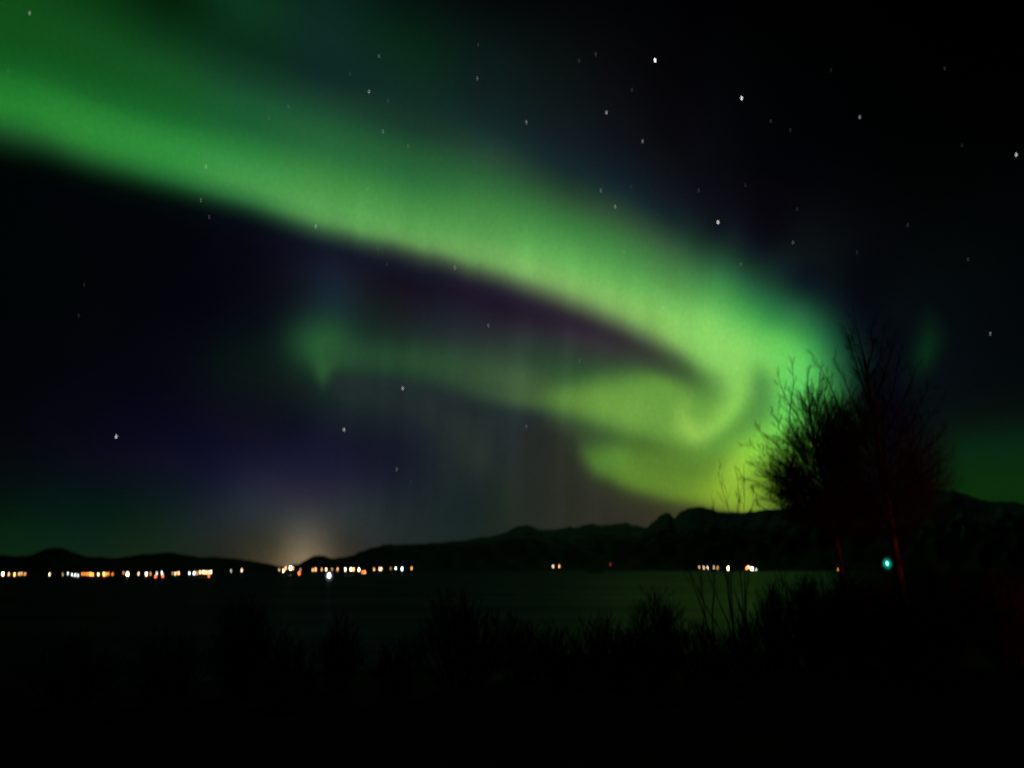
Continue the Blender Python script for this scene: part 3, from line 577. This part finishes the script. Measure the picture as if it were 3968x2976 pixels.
# ------------------------------------------------------------------ lamps on the far shore
GLOW = {'w': (1.0, .70, .42), 'c': (.86, 1.0, .98), 'o': (1.0, .28, .05), 'y': (1.0, .46, .17), 'r': (1.0, .17, .04), 'b': (.88, .95, 1.0)}
NAMEC = {'w': 'warm white', 'c': 'cool white', 'o': 'orange', 'y': 'yellowish', 'r': 'red-orange', 'b': 'blue-white'}
post_mat = principled('lamp_post_steel', (.05, .05, .05), .6)
pole_T = Tubes(); pole_T.add([Vector((0, 0, -1)), Vector((0, 0, 0))], .07, .05, 6)
pole_T.add([Vector((0, 0, -.02)), Vector((.35, 0, .05)), Vector((.7, 0, .02))], .045, .035, 5)
LAMPS = {
 'in the left-edge cluster': [(11,2224,'w',3),(34,2225,'y',1),(56,2226,'y',1.6),(74,2224,'y',.8),(84,2223,'y',.8),(97,2224,'y',.6)],
 'between left-edge cluster and orange row': [(192,2226,'w',1.1),(243,2226,'w',.2),(263,2222,'c',.7),(279,2227,'c',.9),(291,2228,'c',1),(302,2230,'c',.7)],
 'in the first orange row': [(319,2224,'o',.8),(328,2223,'o',.8),(338,2224,'o',1),(350,2225,'o',2.4),(359,2226,'o',1.6),(381,2226,'w',1.4),(403,2225,'o',2.8),(412,2225,'o',1.4),(421,2223,'o',.8),(436,2225,'o',.6)],
 'in the scattered row under the left hills': [(479,2220,'y',.4),(494,2225,'w',4),(537,2223,'w',.9),(567,2224,'w',2.6),(583,2223,'y',.5),(603,2233,'r',1.3),(608,2221,'c',.7),(627,2220,'c',1.1),(631,2231,'r',1.5),(669,2221,'y',.4),(680,2223,'w',1.1),(692,2221,'y',1.5)],
 'in the bright block under the left hills': [(734,2221,'c',1),(752,2221,'c',1.6),(764,2221,'y',.6),(775,2217,'y',1.8),(787,2217,'w',2),(798,2218,'y',1.8),(807,2218,'y',1.6),(817,2217,'w',2),(809,2230,'r',1.2),(895,2213,'c',.3),(937,2210,'w',1)],
 'below the pale sky glow': [(1082,2208,'y',.5),(1098,2212,'w',1.7),(1107,2202,'y',1.2),(1126,2201,'w',4),(1135,2202,'y',1),(1159,2221,'r',1.7),(1165,2208,'y',.3)],
 'in the long row under the mountain': [(1212,2208,'y',.9),(1223,2207,'y',1.2),(1247,2207,'y',.5),(1264,2207,'w',1.3),(1287,2206,'y',.35),(1308,2207,'y',.8),(1338,2207,'w',2),(1360,2206,'w',2.4),(1370,2206,'y',1.6),(1391,2207,'w',2.4),(1405,2217,'r',1.4),(1414,2217,'o',1.4)],
 'at the long row right end': [(1450,2206,'y',.9),(1471,2205,'w',1.1),(1478,2205,'w',1.1),(1514,2203,'y',.2),(1533,2203,'c',1.1),(1558,2204,'b',1.8),(1595,2202,'y',.8)],
 'alone on the middle shore': [(2143,2195,'w',.9),(2167,2194,'y',.9),(2365,2187,'r',.08)],
 'in the row left of the saplings': [(2710,2198,'y',.5),(2727,2199,'w',.9),(2741,2200,'w',1.2),(2767,2199,'w',1),(2781,2200,'y',.5)],
 'seen among the sapling stems': [(2820,2202,'w',4),(2893,2201,'o',1.4),(2901,2198,'w',2),(2914,2206,'w',4),(2930,2208,'c',1.2)],
 'between the birch trunks': [(3248,2208,'o',1.6),(3363,2207,'r',.25)],
}
LM = {}
for where, lst in LAMPS.items():
    lst = sorted(lst)
    for i, (px, py, c, s) in enumerate(lst):
        D = shore_d(px)+10; head = at(px, py, D)
        if py > 2204 and head.z < .9: D = min(D, (CAM_Z-.9)*FPX/(py-2203)); head = at(px, py, D)
        unit = D/772.0                                   # size of one pixel of the scored picture out there
        rad = unit*(.46+.13*min(s, 4))
        key = (c, round(s, 2))
        if key not in LM:
            LM[key] = emit('lamp_glow', GLOW[c], 7.5*s**.8, 'NONE')
        root = bpy.data.objects.new('street_lamp', None); link(root)
        foot_z = -.4; H = max(head.z-foot_z, .8); root.location = (head.x-.7, head.y, foot_z)
        p = mesh_obj('pole', [Vector((v.x, v.y, (v.z*H if v.z < -.5 else v.z)+H)) for v in pole_T.v], pole_T.f, post_mat, root)
        l = mesh_obj('lamp_head', [Vector((v.x*rad+.7, v.y*rad, v.z*rad*1.15+H)) for v in IV], IF, LM[key], root)
        size = 'bright' if s > 1.5 else 'small' if s > .7 else 'dim'
        tag(root, '%s %s lamp %s, %s' % (size, NAMEC[c], where, ORD[i]), 'street lamp', 'lamps lit along the far shore')

# brilliant white lamp on a pile in the water
def pile_light(name, px, py, D, rad, col, strength, halo_col, halo_s, halo_r, base_z, label, cat):
    head = at(px, py, D); root = bpy.data.objects.new(name, None); link(root); root.location = (head.x, head.y, base_z)
    H = head.z-base_z; T = Tubes(); T.add([Vector((0, 0, 0)), Vector((0, 0, H-rad*.8))], rad*.22, rad*.18, 8)
    T.add([Vector((0, 0, H-rad*1.1)), Vector((0, 0, H-rad*.7))], rad*.6, rad*.8, 10); T.build('post', post_mat, root)
    mesh_obj('bulb', [Vector((v.x*rad, v.y*rad, v.z*rad*1.25+H)) for v in IV], IF, emit(name+'_bulb', col, strength), root)
    m, nt, out = new_mat(name+'_halo'); t = nt.nodes.new('ShaderNodeBsdfTransparent'); e = nt.nodes.new('ShaderNodeEmission')
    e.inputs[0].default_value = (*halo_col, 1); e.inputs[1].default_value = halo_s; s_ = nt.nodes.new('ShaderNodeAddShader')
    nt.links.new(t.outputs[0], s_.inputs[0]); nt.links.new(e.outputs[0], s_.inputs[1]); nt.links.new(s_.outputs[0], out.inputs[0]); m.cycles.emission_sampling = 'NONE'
    for k in (1.0, .88, .76, .64, .52, .42):  # nested see-through glowing shells, added to imitate the soft halo around the bulb
        mesh_obj('halo_shell', [Vector((v.x*halo_r*k, v.y*halo_r*k, v.z*halo_r*k*1.2+H)) for v in IV], IF, m, root)
    return tag(root, label, cat)
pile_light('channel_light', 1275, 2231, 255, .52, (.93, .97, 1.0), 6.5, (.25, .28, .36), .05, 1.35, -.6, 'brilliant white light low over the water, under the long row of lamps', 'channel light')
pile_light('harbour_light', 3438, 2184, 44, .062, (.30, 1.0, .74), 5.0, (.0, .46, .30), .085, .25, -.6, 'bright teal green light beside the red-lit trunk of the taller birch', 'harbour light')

# dark skerry breaking the green reflection
rr = np.random.RandomState(4); f = at(2305, 2216, 640.0)
V = []
for v in ico(3)[0]:
    k = 1+.25*(noise2(np.array([v.x*3+5]), np.array([v.y*3+v.z*2+5]), 9)[0]-.5); V.append(Vector((v.x*7.5*k, v.y*5*k, v.z*1.15*k)))
sk = mesh_obj('skerry', V, ico(3)[1], principled('wet_rock', (.01, .01, .011), .7, (.025, .025, .025), 1.0)); sk.location = (f.x, 640, .1)
tag(sk, 'low black skerry lying on the water in front of the mountain', 'skerry')
